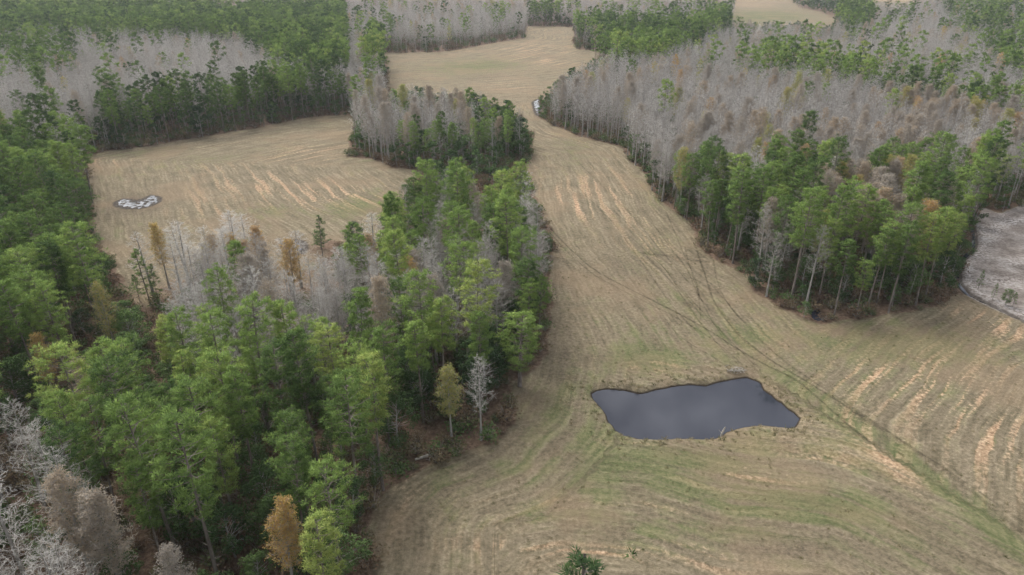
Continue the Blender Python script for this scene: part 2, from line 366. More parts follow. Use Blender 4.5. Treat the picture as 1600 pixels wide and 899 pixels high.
# canopy survey: areas by the trees that make up their crowns, later entries win; weights pine, grey cypress, autumn cypress, dark evergreen
CANOPY = [
 ([(-900,-200),(2500,-200),(2500,1500),(-900,1500)], (1, 0, 0, .05)),
 ([(540,-90),(2500,-90),(2500,120),(540,120)], (.04, 1, .05, .04)),
 ([(-900,-90),(540,-90),(540,6),(-900,10)], (.2, 1, .05, .1)),
 ([(-900,50),(0,56),(60,34),(130,40),(200,42),(260,42),(380,50),(430,85),(500,92),(545,90),(540,100),(430,97),(330,112),(240,117),(150,127),(115,158),(110,176),(30,186),(-900,186)], (.02, 1, .02, .01)),
 ([(0,40),(60,35),(120,60),(110,95),(60,100),(0,90)], (.2, 1, .03, .0)),
 ([(120,140),(160,150),(140,200),(90,230),(0,185),(0,165)], (.7, .6, 0, .1)),
 ([(560,10),(820,12),(824,40),(820,60),(600,80),(575,40)], (.03, 1, .04, .06)),
 ([(566,50),(824,38),(824,72),(640,92),(570,84)], (.06, .35, 0, 1)),
 ([(580,30),(616,34),(616,80),(560,90)], (1, .3, 0, 0)),
 ([(826,4),(870,0),(905,20),(960,14),(1010,10),(1080,10),(1140,5),(1150,30),(1110,45),(1060,66),(1000,85),(895,80),(895,45),(880,40),(828,38)], (.9, .25, .05, .35)),
 ([(905,15),(1000,0),(1120,5),(1080,20),(990,22)], (.1, 1, .05, .02)),
 ([(850,112),(940,84),(1000,78),(1090,84),(1230,100),(1300,108),(1370,118),(1500,150),(2500,220),(2500,300),(1600,250),(1480,215),(1290,235),(1110,230),(1050,225),(960,240),(840,200)], (.004, 1, .10, .01)),
 ([(1380,120),(1500,130),(1700,170),(1700,195),(1450,165)], (.02, .7, .6, .03)),
 ([(1170,170),(1300,175),(1500,160),(1500,195),(1200,205)], (.01, .9, .4, .01)),
 ([(1085,68),(1110,62),(1130,80),(1190,60),(1250,62),(1310,75),(1400,85),(1480,105),(1600,130),(1900,180),(1900,200),(1600,158),(1480,142),(1370,118),(1300,106),(1230,100),(1140,92),(1088,84)], (.6, .8, .1, .8)),
 ([(1235,-20),(1360,-20),(1370,30),(1330,34),(1290,20)], (.3, .1, 0, 1)),
 ([(1450,-20),(1900,-20),(1900,130),(1600,110),(1520,60)], (.3, .8, .05, .55)),
 ([(972,190),(1000,180),(1022,200),(1050,214),(1075,205),(1110,200),(1135,232),(1160,256),(1190,262),(1240,285),(1270,292),(1320,340),(1250,420),(1000,330)], (1, .10, .05, .02)),
 ([(1205,204),(1280,196),(1330,212),(1424,200),(1470,214),(1571,200),(1580,300),(1540,330),(1500,330),(1450,250),(1340,240),(1290,250),(1215,240)], (1, .12, .12, .02)),
 ([(1270,252),(1345,246),(1440,250),(1425,290),(1465,325),(1440,335),(1350,316),(1300,298),(1262,280)], (.3, .5, 1, .0)),
 ([(1565,200),(1800,190),(1800,310),(1580,300)], (.3, 1, .2, .1)),
 ([(560,165),(600,140),(700,134),(768,150),(800,165),(832,205),(832,240),(700,280),(545,250),(541,220)], (.12, 1, .14, .05)),
 ([(618,186),(650,180),(690,204),(722,200),(745,178),(785,175),(790,198),(826,212),(826,240),(740,262),(604,262)], (1, .45, .05, .25)),
 ([(240,425),(290,390),(345,350),(400,345),(430,370),(480,372),(540,380),(600,400),(600,440),(540,458),(440,448),(330,462),(250,470)], (.10, 1, .10, .03)),
 ([(540,380),(600,370),(640,345),(700,350),(770,350),(800,385),(790,430),(740,445),(640,450),(560,480),(540,470)], (.30, 1, .16, .02)),
 ([(655,260),(740,256),(760,300),(740,330),(680,330)], (.45, 1, .12, .0)),
 ([(810,290),(845,310),(850,370),(815,380)], (.2, 1, .06, .0)),
 ([(680,570),(720,555),(800,600),(800,690),(720,710),(670,660)], (.05, .8, .12, .9)),
 ([(-900,600),(0,600),(50,640),(90,720),(110,800),(100,1000),(-900,1000)], (.02, 1, .08, .03)),
 ([(90,730),(170,720),(250,760),(290,830),(300,1000),(100,1000)], (.10, .8, .9, .12)),
 ([(300,800),(345,800),(345,870),(300,880)], (.5, .2, .8, .0)),
 ([(40,470),(100,440),(220,455),(225,500),(150,540),(60,560)], (1, .03, .16, .0)),
]
PROT = {'pine': 1.0, 'cyp': .9, 'aut': .85, 'dark': .5}
def occupied(x, y, h, rad):
    """True where the ground or the open field beyond is not screened: no tree may stand there"""
    bad = np.zeros(x.shape, bool)
    polys = list(FIELDS.values())+[LOT]
    for fz, off in ((0, 0), (.35, 0), (.65, -1), (.65, 1), (.8, -.7), (.8, .7), (.97, 0)):
        u, v, f = view(x+off*rad, y, fz*h)
        for i, P in enumerate(polys): bad |= inside(P, u, v)
        if fz == 0:
            bad |= inside([(1250,483),(1275,478),(1292,488),(1292,508),(1262,503)], u, v)
    return bad
pts = np.concatenate([cells(12, 420, 3.3), cells(420, 760, 4.4), cells(760, 1700, 7.5)])
x, y = pts[:, 0], pts[:, 1]
dist = np.hypot(x, y)
u, v, f = view(x, y, 16.0)
uc, vc = np.clip(u, 2, 1598), np.clip(v, -40, 1100)
W = np.tile(np.array([1.0, 0, 0, .05]), (len(x), 1))
for P, w in CANOPY:
    m = inside(P, u if P[0][0] < -800 else uc, vc); W[m] = w
PACK = np.array([.95, 1.0, .9, .8])          # how densely each kind stands
u9, v9, _ = view(x, y, 19.5); W9 = np.tile(np.array([1.0, 0, 0, .05]), (len(x), 1)); uc9, vc9 = np.clip(u9, 2, 1598), np.clip(v9, -40, 1100)
for P, w in CANOPY: W9[inside(P, u9 if P[0][0] < -800 else uc9, vc9)] = w
m = (W[:, 0] > .3) & (W9[:, 0] < .15); W[m] = W9[m]
ub, vb, _ = view(x, y, 0*x)
isl = inside([(535,200),(850,195),(850,268),(535,268)], ub, vb)
W[isl] = (.05, 1, .14, .05)
W[isl & (ub > 622) & (vb > 247+np.abs(ub-700)*-.02) & (ub < 800)] = (1.0, .55, .08, .5)
W[isl & (ub > 742) & (ub < 800) & (vb > 225)] = (1, .35, .05, .4)
W[isl & (ub > 800)] = (.1, .6, .2, 1)
Wn = W/W.sum(1)[:, None]
pick = np.array([rng.choice(4, p=p) for p in Wn])
keep = rng.uniform(size=len(x)) < PACK[pick]
regrow = inside([(236,440),(300,440),(345,452),(480,448),(520,470),(480,485),(330,485),(255,485)], *view(x, y, 0*x)[:2]) & ((pick == 1) | (pick == 2))
hs_ = np.array([19.0, 16.5, 16.0, 9.0])[pick]
sc = rng.uniform(.82, 1.12, len(x))
sc = np.where(pick == 3, rng.uniform(.7, 1.35, len(x)), sc)
sc = np.where(pick == 0, rng.uniform(.78, 1.14, len(x)), sc); sc = np.where((pick == 0) & (rng.uniform(size=len(x)) < .14), sc*.72, sc)
cliff = np.where(pick == 0, 2.9, np.where(pick == 3, 2.4, 1.7))
sc = np.where(isl & (pick == 0), rng.uniform(.66, .86, len(x)), sc)
sc = np.where(isl & (pick == 1), sc*.93, sc)
keep &= ~inside([(545,266),(690,268),(760,266),(840,246),(846,300),(858,362),(780,374),(640,380),(590,385),(545,350)], ub, vb)
front = (vb > 940) & (ub > 230) & (ub < 640) & (vb < 1300); keep &= ~(front & (rng.uniform(size=len(x)) < .8))
keep &= ~inside([(370,880),(385,800),(425,790),(450,900),(440,960),(380,960)], ub, vb)
keep &= ~((ub < 330) & (vb > 760) & (pick == 1) & (rng.uniform(size=len(x)) < .5))
keep &= ~occupied(x, y, hs_*sc, cliff*sc) | regrow
x, y, pick, sc, dist = x[keep], y[keep], pick[keep], sc[keep], dist[keep]
# pines need elbow room: drop the later of two that stand too close
order = rng.permutation(len(x)); grid = {}; ok = np.ones(len(x), bool)
for i in order:
    if pick[i] != 0: continue
    cx, cy = int(x[i]//5), int(y[i]//5)
    for a in (-1, 0, 1):
        for b in (-1, 0, 1):
            for j in grid.get((cx+a, cy+b), ()):
                if (x[i]-x[j])**2+(y[i]-y[j])**2 < 12.5: ok[i] = False
    if ok[i]: grid.setdefault((cx, cy), []).append(i)
x, y, pick, sc, dist = x[ok], y[ok], pick[ok], sc[ok], dist[ok]
# a second, lower storey of bushy evergreens under the pines
ux = np.concatenate([cells(14, 400, 5.2), cells(400, 800, 9.0)]); ux = ux[rng.uniform(size=len(ux)) < .85]
u_, v_, _ = view(ux[:, 0], ux[:, 1], 14+0*ux[:, 0]); wpine = np.ones(len(ux))
for P, w in CANOPY:
    m_ = inside(P, u_ if P[0][0] < -800 else np.clip(u_, 2, 1598), np.clip(v_, -40, 1100)); wpine[m_] = .35+.65*(w[0] >= .5)
usc = rng.uniform(.45, 1.1, len(ux)); kp = (rng.uniform(size=len(ux)) < wpine) & ~occupied(ux[:, 0], ux[:, 1], 9*usc, 2.4*usc)
x = np.concatenate([x, ux[kp, 0]]); y = np.concatenate([y, ux[kp, 1]]); sc = np.concatenate([sc, usc[kp]]); pick = np.concatenate([pick, np.full(kp.sum(), 3)]); dist = np.hypot(x, y)
print('trees', len(x), np.bincount(pick))
def stand_of(x, y):
    u, v, f = view(x, y, 0*x)
    s = np.full(x.shape, 0)
    s[(u > 835) & (v > 110)] = 1
    s[(u < 840) & (u > 535) & (v < 285) & (v > 150)] = 2
    s[((u < 260-(v-250)*.0) & (v > 240) & (v < 520)) | ((u < 135) & (v < 760) & (v >= 520))] = 3
    s[(v <= 255) & (u <= 540)] = 4
    s[(v <= 110)] = 5
    return s
STAND = ['stand beside the pond', 'stand east of the corridor', 'island stand between the fields', 'wood on the western border', 'tree belt behind the west field', 'far woods']
tone = rng.normal(.5, np.where(pick == 1, .2, .19), len(x))
u0, v0, f0 = view(x, y, 12+0*x)
big = np.sin(x*.045+1.3)*np.cos(y*.037)*.10
tint = np.clip(tone+big, .08, .86)
# left-edge vignetting put into the western pines' tint; far belts duller and bluer
st = stand_of(x, y)
tint = np.where((pick == 0), np.clip(tint-np.where((st == 3), .2, 0)-np.where(st >= 4, .15, 0)+np.where(st == 0, .06, 0), .02, .98), tint)

tint = np.where(pick == 2, np.clip(rng.choice([.1, .3, .55, .95], len(x), p=[.44, .36, .06, .14])+rng.normal(size=len(x))*.07, 0, 1), tint)
n_ = 150; fu = rng.uniform(235, 600, n_); fv_ = rng.uniform(444, 492, n_)+np.where(fu > 500, -14, 0); q_ = land(fu, fv_); fs = rng.uniform(.72, .98, n_)
far_ = np.ones(n_, bool)
for i in range(n_):
    if np.any(np.hypot(q_[:i, 0][far_[:i]]-q_[i, 0], q_[:i, 1][far_[:i]]-q_[i, 1]) < 2.6): far_[i] = False
uu_, vv_, _ = view(q_[:, 0], q_[:, 1], 16.5*fs); far_ &= vv_ > 338+14*np.sin(fu*.06)
drop = inside([(235,440),(600,428),(600,480),(235,494)], *view(x, y, 0*x)[:2]) & (pick != 1) & (rng.uniform(size=len(x)) < .7)
kk = ~drop; q_, fs = q_[far_], fs[far_]
x = np.concatenate([x[kk], q_[:, 0]]); y = np.concatenate([y[kk], q_[:, 1]]); sc = np.concatenate([sc[kk], fs]); pick = np.concatenate([pick[kk], np.where(rng.uniform(size=len(fs)) < .86, 1, 2)])
tint = np.concatenate([tint[kk], rng.uniform(.3, .9, len(fs))]); st = np.concatenate([st[kk], np.zeros(len(fs), int)])
TREE_X, TREE_Y = x.copy(), y.copy()
trees = [dict(kind=TYPES[k], x=a, y=b, s=c, t=d, st=e) for k, a, b, c, d, e in zip(pick, x, y, sc, tint, st)]
for t in trees:
    if t['kind'] == 'cyp' and inside([(235,436),(600,424),(620,480),(235,496)], *[np.array([float(c_[0])]) for c_ in view(np.array([t['x']]), np.array([t['y']]), np.zeros(1))[:2]])[0]:
        t['wid'] = 1.4; t['t'] = float(np.clip(.75+t['t']*.25, 0, 1))
def single(kind, u, v, s, t, label, wid=1.0, cat=None):
    p = land(u, v); return dict(kind=kind, x=float(p[0]), y=float(p[1]), s=s, t=t, st=-1, label=label, wid=wid)
def by_top(kind, u, v, s, t, label, wid=1.0):
    H = {'pine': 19, 'cyp': 16.5, 'aut': 16.5, 'dark': 9, 'young': 8, 'broad': 19}[kind]*s; p = land(u, v, H)
    return dict(kind=kind, x=float(p[0]), y=float(p[1]), s=s, t=t, st=-1, label=label, wid=wid)
SPECIAL = [
 by_top('aut', 432, 784, .8, .68, 'orange gold cypress standing alone in front of the tall pines at the bottom edge', 1.15),
 single('young', 236, 478, 1.45, .35, 'slender dark pine standing out against the west field, taller of the isolated pines'),
 single('young', 219, 473, .75, .15, 'small dark pine at the left foot of the slender isolated pine'),
 single('young', 247, 470, .9, .2, 'small dark pine just right of the slender isolated pine'),
 single('young', 504, 400, 1.15, .12, 'dark young pine with brush like top beside the small round pond'),
 by_top('young', 910, 864, 1.9, .02, 'dark green pine top poking up from the bottom edge into the mown field', 1.5),
 single('broad', 812, 603, .62, .62, 'broad round green pine with pale forked limbs at the edge of the mown field', 1.6),
 single('aut', 706, 690, .75, .95, 'olive yellow cypress at the field edge, just left of the white limbed bare cypress'),
 single('cyp', 752, 688, .8, .9, 'white limbed bare cypress at the right tip of the stand beside the pond'),
 single('aut', 185, 560, .8, .9, 'yellow green cypress among dark pines left of the grey cypress patch'),
 single('aut', 90, 640, .75, .72, 'golden yellow topped cypress among the pines on the western border'),
 single('dark', 1256, 496, .4, .7, 'low rounded bush beside the dark pool at the tip of the east stand'),
 single('young', 1528, 452, .5, .3, 'small green pine beside the ditch, leftmost of those by the sandy lot'),
 single('young', 1551, 468, .42, .3, 'small green pine in the middle of the row along the sandy lot ditch'),
 single('dark', 1570, 478, .42, .8, 'bushy green shrub at the bend of the ditch below the sandy lot'),
 single('young', 1582, 480, .4, .3, 'small green pine at the right end of the row along the sandy lot ditch'),
]

# ------------------------------------------------------------------ prototypes
PROTO, PMESH = {}, {}
def stash(name, objs):
    c = bpy.data.collections.new(name)
    for i, me in enumerate(objs):
        o = bpy.data.objects.new('%s_%02d' % (name, i), me); c.objects.link(o)
    return c
for k in ('pine', 'cyp', 'aut', 'dark', 'young'):
    b, mt, mc, h = KIND[k]
    PMESH[k] = [split_meshes({'pine': 'pine_tree', 'cyp': 'bare_cypress_tree', 'aut': 'autumn_cypress_tree', 'dark': 'evergreen_tree', 'young': 'young_pine_tree'}[k], b(0), M[mt], M[mc]) for _ in range(NVAR[k])]
PMESH['broad'] = [split_meshes('broad_pine_tree', pine(0, broad=True), M['pine_bark'], M['pine_crown'])]
STASH = {}
for k in ('pine', 'cyp', 'aut', 'dark'):
    b, mt, mc, h = KIND[k]
    STASH[k] = stash(k+'_models', [joined_mesh(k+'_mid', b(1), M[mt], M[mc]) for _ in range(5)]+[joined_mesh(k+'_far', b(2), M[mt], M[mc]) for _ in range(5)])
STASH['brush'] = stash('brush_models', [joined_mesh('brush', shrub(), M['dead_wood'], M['brush']) for _ in range(5)])
STASH['tuft'] = stash('tuft_models', [joined_mesh('tuft', tuft(0), None, M['straw']) for _ in range(5)])

def scatter(name, coll, P, rot, scl, idx, tnt, kind='stuff'):
    me = bpy.data.meshes.new(name); me.vertices.add(len(P)); me.vertices.foreach_set('co', np.asarray(P, np.float32).ravel())
    for nm, a, t in (('rot', rot, 'FLOAT'), ('scl', scl, 'FLOAT'), ('tint', tnt, 'FLOAT'), ('idx', idx, 'INT')):
        at_ = me.attributes.new(nm, t, 'POINT'); at_.data.foreach_set('value', np.asarray(a, np.float32 if t == 'FLOAT' else np.int32))
    o = link(name, me); o['kind'] = kind
    g = bpy.data.node_groups.new(name, 'GeometryNodeTree')
    g.interface.new_socket('Geometry', in_out='INPUT', socket_type='NodeSocketGeometry'); g.interface.new_socket('Geometry', in_out='OUTPUT', socket_type='NodeSocketGeometry')
    N = g.nodes.new; gi = N('NodeGroupInput'); go = N('NodeGroupOutput'); ip = N('GeometryNodeInstanceOnPoints'); ci = N('GeometryNodeCollectionInfo')
    ci.inputs['Collection'].default_value = coll; ci.inputs['Separate Children'].default_value = True; ci.inputs['Reset Children'].default_value = True
    def na(nm, dt='FLOAT'):
        n = N('GeometryNodeInputNamedAttribute'); n.data_type = dt; n.inputs['Name'].default_value = nm; return n.outputs[0]
    cx = N('ShaderNodeCombineXYZ'); l = g.links.new
    l(na('rot'), cx.inputs[2]); l(gi.outputs[0], ip.inputs['Points']); l(ci.outputs[0], ip.inputs['Instance']); ip.inputs['Pick Instance'].default_value = True
    l(na('idx', 'INT'), ip.inputs['Instance Index']); l(cx.outputs[0], ip.inputs['Rotation']); l(na('scl'), ip.inputs['Scale'])
    l(ip.outputs[0], go.inputs[0])
    md = o.modifiers.new('scatter', 'NODES'); md.node_group = g
    return o

# ------------------------------------------------------------------ the ground
def dense(a): return np.array(sorted(set(np.round(a, 3))))
xs = dense(np.concatenate([np.arange(-230, -95, 2.0), np.arange(-95, 160, .9), np.arange(160, 260, 3), np.arange(-620, 620, 9), [-3200, -2600, -1700, -1200, -900, -750, 750, 900, 1200, 1700, 2600, 3200]]))
ys = dense(np.concatenate([[-1500, -800, -200, -50, 0], np.arange(10, 36, 3), np.arange(36, 190, .9), np.arange(190, 420, 2.2), np.arange(420, 1100, 7), [1150, 1250, 1400, 1600, 2000, 2600, 3400]]))
X, Y = np.meshgrid(xs, ys); gx, gy = X.ravel(), Y.ravel()
POND_PX = [(924,613),(947,609),(974,611),(1000,617),(1023,611),(1052,605),(1076,602),(1102,605),(1126,598),(1149,594),(1166,591),(1185,598),(1192,610),(1213,626),(1232,641),
           (1249,655),(1240,670),(1216,667),(1180,664),(1161,668),(1137,673),(1126,682),(1104,687),(1080,685),(1054,686),(1028,687),(1004,686),(978,682),(964,674),(952,660),(945,643),(928,624)]
def px(poly, z=0.0):
    a = np.array(poly, float); return land(a[:, 0], a[:, 1], z)
WATER_Z = -.5
POND = px(POND_PX, WATER_Z)
POOL = px([(1262,487),(1270,484),(1280,485),(1288,491),(1288,499),(1280,503),(1271,500)], -.45)
def wob(x, y, s=1.0): return np.sin(x*1.7*s+y*.9*s)+np.sin(x*.8*s-2.1*y*s+1)+.6*np.sin(3.1*x*s+1.7*y*s)
def sdist(poly, x, y):
    s, t = polyline_st(np.vstack([poly, poly[:1]]), x, y); d = np.abs(s)
    return np.where(inside(poly, x, y), -d, d)
near = (gx > -120) & (gx < 240) & (gy > 30) & (gy < 260)
gz = np.zeros(len(gx))
pd = np.full(len(gx), 50.0); pd[near] = sdist(POND, gx[near], gy[near])
pl = np.full(len(gx), 50.0); pl[near] = sdist(POOL, gx[near], gy[near])
DITCH = px([(1519,352),(1523,366),(1522,384),(1510,396),(1500,408),(1496,424),(1499,440),(1512,456),(1540,470),(1572,486),(1610,505),(1720,560)])
ds, dt = polyline_st(DITCH, gx, gy); dd = np.abs(ds)
def bowl(d, w_out, w_in, depth): return -depth*np.clip((w_out-d)/(w_out+w_in), 0, 1)**1.0
gz += bowl(pd+.06*wob(gx, gy), .72, 2.2, 2.2)
gz += bowl(pl+.1*wob(gx, gy), .5, 1.4, 1.4)
gz += -1.0*np.clip(1-dd/1.2, 0, 1)
gz += np.where((gy < 700), .10*np.sin(gx*.11+.5)*np.cos(gy*.09)+.03*wob(gx, gy, .35), 0)*np.clip(pd/6, 0, 1)*np.clip(pl/6, 0, 1)
PUD = [px(P) for P in ([(182,316),(193,312),(205,314),(217,316),(228,312),(236,306),(247,309),(247,315),(235,321),(217,326),(200,325),(184,322)],
       [(446,384),(450,378),(460,376),(471,379),(475,387),(471,394),(462,399),(451,396)], [(834,160),(840,156),(844,160),(843,170),(845,182),(840,180),(836,170)])]
md = np.full(len(gx), 60.0); m_ = (np.abs(gx) < 260) & (gy > 60) & (gy < 420)
for P_ in PUD: md[m_] = np.minimum(md[m_], sdist(P_, gx[m_], gy[m_]))
gz *= np.clip((md-1)/8, 0, 1)
SWALE = px([(1090,400),(1112,455),(1160,540),(1240,600),(1330,650),(1430,710),(1530,780),(1620,860),(1720,940)])
ws, wt = polyline_st(SWALE, gx, gy)
gz -= .35*np.exp(-(ws/3.0)**2)

pale = .8*np.exp(-((dd-1.9)/.8)**2)
# land cover weights
u, v, f = view(gx, gy, 0*gx); vis = (gy > 20)
field = np.zeros(len(gx)); lot = np.zeros(len(gx))
for P in FIELDS.values(): field[inside(P, u, v) & vis] = 1
lot[inside(LOT, u, v) & vis] = 1
field[inside([(236,400),(300,380),(480,360),(530,400),(520,470),(330,470),(255,490)], u, v) & vis] = .45
field[(gy <= 45) & (gx > -16-(45-gy)*.2)] = 1
def blur(a, n):
    a = a.reshape(X.shape)
    for _ in range(n):
        b = np.pad(a, 1, mode='edge'); a = (b[1:-1, 1:-1]*2+b[:-2, 1:-1]+b[2:, 1:-1]+b[1:-1, :-2]+b[1:-1, 2:])/6
    return a.ravel()
NB = 3.0; bxn = np.arange(-620, 620+NB, NB); byn = np.arange(0, 1100+NB, NB)
Hh, _, _ = np.histogram2d(TREE_X, TREE_Y, bins=[bxn, byn])
for _ in range(2):
    b_ = np.pad(Hh, 1, mode='edge'); Hh = (b_[1:-1, 1:-1]*2+b_[:-2, 1:-1]+b_[2:, 1:-1]+b_[1:-1, :-2]+b_[1:-1, 2:])/6
def tree_density(x, y):
    i = np.clip(((x+620)/NB).astype(int), 0, Hh.shape[0]-1); j = np.clip((y/NB).astype(int), 0, Hh.shape[1]-1)
    return np.where((np.abs(x) < 618) & (y > 2) & (y < 1095), Hh[i, j], 1.0)
td = tree_density(gx, gy)
field = np.maximum(field, np.clip(1-td/.07, 0, 1))
field = blur(np.clip(field+lot, 0, 1), 3); lot = blur(lot, 2)
def blobs(L_):
    w = np.zeros(len(gx))
    for (cu, cv, ru, rv, a, ang) in L_:
        ca, sa = math.cos(math.radians(ang)), math.sin(math.radians(ang)); du, dv = u-cu, v-cv
        p = (du*ca+dv*sa)/ru; q = (-du*sa+dv*ca)/rv; w = np.maximum(w, a*np.exp(-(p*p+q*q)))
    return w*vis
green = blobs([(1060,740,300,60,.6,0),(1350,820,220,70,.4,20),(900,620,60,90,.35,0),(1320,560,250,60,.4,20),(1100,540,200,40,.3,10),(1400,540,170,32,.9,4),(1180,525,120,25,.55,8),(1280,630,150,25,.7,35),(1450,740,170,16,.95,38),(1560,830,90,22,1,42),(1250,790,170,38,.85,4),(1100,830,200,30,.55,0),
               (1010,560,90,28,.8,2),(930,690,70,40,.6,0),(1060,720,180,28,.85,0),(860,650,60,60,.45,0),(900,800,120,35,.3,0),(570,320,70,18,.8,-10),(430,330,60,14,.4,0),(740,105,90,14,.6,-3),
               (1010,400,40,60,.3,60),(1040,310,30,50,.4,-50),(200,240,80,8,.4,-5),(1090,500,120,30,.3,20),(900,240,30,30,.35,60),(330,250,150,10,.25,-8),(960,620,40,14,.5,0),(1190,27,80,12,.7,0),(690,760,50,30,.5,-40)])
soil = blobs([(1490,620,110,60,.95,20),(1380,600,80,36,.8,10),(1560,690,70,60,.8,0),(1560,510,90,16,.9,24),(1210,735,110,16,.75,-6),(1200,752,90,8,.6,-6),(1110,870,60,22,.8,15),(1390,720,60,16,.7,40),(1330,650,40,14,.5,40),
              (900,320,60,18,.8,25),(480,300,130,26,.8,4),(400,290,60,20,.7,10),(490,235,60,16,.6,-10),(960,790,160,6,.5,3),(930,862,190,8,.8,3),(640,745,40,12,.7,-35),(1010,575,60,10,.6,-3),(1010,690,70,8,.4,0),
              (750,70,90,10,.5,-10),(840,85,60,24,.7,0),(790,130,60,20,.6,20),(680,115,70,10,.3,0),(940,300,50,50,.5,35),(1000,360,80,40,.4,40),(330,320,60,40,.4,60),(160,250,40,8,.6,0),(620,800,20,60,.3,20),(1160,5,60,7,1,0),(1390,0,60,4,.6,0),
              (900,205,40,12,.5,35),(1560,560,70,30,.5,25)])
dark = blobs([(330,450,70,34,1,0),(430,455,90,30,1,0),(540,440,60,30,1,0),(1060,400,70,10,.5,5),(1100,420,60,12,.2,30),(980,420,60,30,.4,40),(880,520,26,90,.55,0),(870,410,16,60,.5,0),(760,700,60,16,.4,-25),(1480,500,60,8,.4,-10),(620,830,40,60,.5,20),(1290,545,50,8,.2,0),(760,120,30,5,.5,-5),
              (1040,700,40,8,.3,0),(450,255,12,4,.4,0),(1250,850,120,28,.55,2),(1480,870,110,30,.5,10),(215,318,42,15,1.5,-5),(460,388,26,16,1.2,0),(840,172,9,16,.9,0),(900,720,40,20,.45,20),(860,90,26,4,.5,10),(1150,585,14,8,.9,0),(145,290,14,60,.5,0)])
# direction of the mowing: two layers of offset curves
left_edge = px([(480,1180),(560,960),(596,800),(660,735),(760,700),(815,650),(845,585),(864,500),(866,400),(845,310),(832,255)])
west_edge = px([(245,520),(190,430),(150,380),(143,300),(133,247),(240,228),(400,200),(540,181),(552,181)])
right_edge = px([(834,165),(842,185),(880,206),(965,231),(1010,275),(1040,322),(1085,375),(1175,450),(1290,560),(1420,680),(1600,830),(1800,1000)])
north_edge = px([(597,83),(677,83),(734,75),(774,67),(821,60),(824,42),(860,42)])
loops = px([(640,960),(690,860),(760,800),(870,782),(1000,792),(1130,830),(1300,850),(1500,960)])
rows = px([(1640,500),(1540,590),(1480,690),(1470,800)])
S1, T1 = polyline_st(right_edge, gx, gy)
sw, tw_ = polyline_st(west_edge, gx, gy); sn, tn = polyline_st(north_edge, gx, gy)
isW = (u < 690) & (v < 520) & (v > 178); isN = (v < 150) & ~isW
S1 = np.where(isW, sw, np.where(isN, sn, S1)); T1 = np.where(isW, tw_, np.where(isN, tn, T1))
S2, T2 = polyline_st(loops, gx, gy); s4, t4 = polyline_st(rows, gx, gy); s3, t3 = polyline_st(left_edge, gx, gy)
isR = (u > 1180) & ((v-560) < (u-1150)*.62); isL = ((v < 700) & (u < 960)) | (s3 > -14)
S2 = np.where(isR, s4, np.where(isL, s3, S2)); T2 = np.where(isR, t4, np.where(isL, t3, T2))
wB = np.clip((v-520)/90, 0, 1)*(v > 150); wB = np.maximum(wB, np.clip((u-1230)/90, 0, 1)*(v > 480)); wB = np.maximum(wB, np.clip((905-u)/40, 0, 1)*(v > 420)*(u > 700))
wB = blur(wB, 4)

V = np.stack([gx, gy, gz], 1); nx, ny = len(xs), len(ys)
ii, jj = np.meshgrid(np.arange(nx-1), np.arange(ny-1)); q = (jj*nx+ii).ravel()
Fq = np.stack([q, q+1, q+1+nx, q+nx], 1)

m, nt = new_mat('ground'); geo = nt.nodes.new('ShaderNodeNewGeometry'); pos = geo.outputs['Position']
def A(n): return attr(nt, n).outputs['Fac']
cmb = lambda a, b: (lambda n: (nt.links.new(a, n.inputs[0]), nt.links.new(b, n.inputs[1]), n.outputs[0])[2])(nt.nodes.new('ShaderNodeCombineXYZ'))
def streak(sa, ta, wid, lon, det=2):
    wv = math_n(nt, 'MULTIPLY', math_n(nt, 'SUBTRACT', noise(nt, pos, .07, 2), .5), 2.6)
    a = math_n(nt, 'DIVIDE', math_n(nt, 'ADD', sa, wv), wid); b = math_n(nt, 'DIVIDE', ta, lon)
    return noise(nt, cmb(a, b), 1.0, det, .6)
s1, t1, s2, t2, wb = A('s1'), A('t1'), A('s2'), A('t2'), A('wb')
def both(w, l):
    a, b = streak(s1, t1, w, l), streak(s2, t2, w, l)
    mx = nt.nodes.new('ShaderNodeMix'); nt.links.new(wb, mx.inputs[0]); nt.links.new(a, mx.inputs[2]); nt.links.new(b, mx.inputs[3]); return mx.outputs[0]
k1, k2 = both(1.9, 34.0), both(.75, 12.0)
n_big, n_mid, n_fine, n_tiny = noise(nt, pos, .03, 3, .6), noise(nt, pos, .22, 4, .65), noise(nt, pos, 1.6, 4, .7), noise(nt, pos, 5.5, 3, .75)
def sm(x, a, b):
    r = nt.nodes.new('ShaderNodeMapRange'); r.interpolation_type = 'SMOOTHSTEP'; nt.links.new(x, r.inputs[0]); r.inputs[1].default_value = a; r.inputs[2].default_value = b; return r.outputs[0]
mixn = math_n(nt, 'ADD', math_n(nt, 'MULTIPLY', n_fine, .45), math_n(nt, 'ADD', math_n(nt, 'MULTIPLY', k2, .35), math_n(nt, 'MULTIPLY', n_mid, .3)))
base = ramp(nt, mixn, [(.36, (.088, .074, .046)), (.48, (.155, .130, .083)), (.58, (.235, .195, .130)), (.70, (.36, .30, .205))])
grn = ramp(nt, mixn, [(.38, (.068, .082, .034)), (.52, (.125, .138, .062)), (.66, (.21, .20, .105))])
soilc = ramp(nt, n_fine, [(.35, (.27, .175, .11)), (.5, (.44, .29, .18)), (.66, (.66, .49, .33))])
brown = ramp(nt, n_fine, [(.35, (.085, .068, .048)), (.6, (.19, .15, .105))])
gw = math_n(nt, 'ADD', math_n(nt, 'MULTIPLY', A('green'), 1.0), math_n(nt, 'MULTIPLY', math_n(nt, 'SUBTRACT', math_n(nt, 'ADD', n_mid, math_n(nt, 'MULTIPLY', k1, .8)), .88), 1.8), clamp=True)
c = mixc(nt, sm(gw, .12, .75), base, grn)
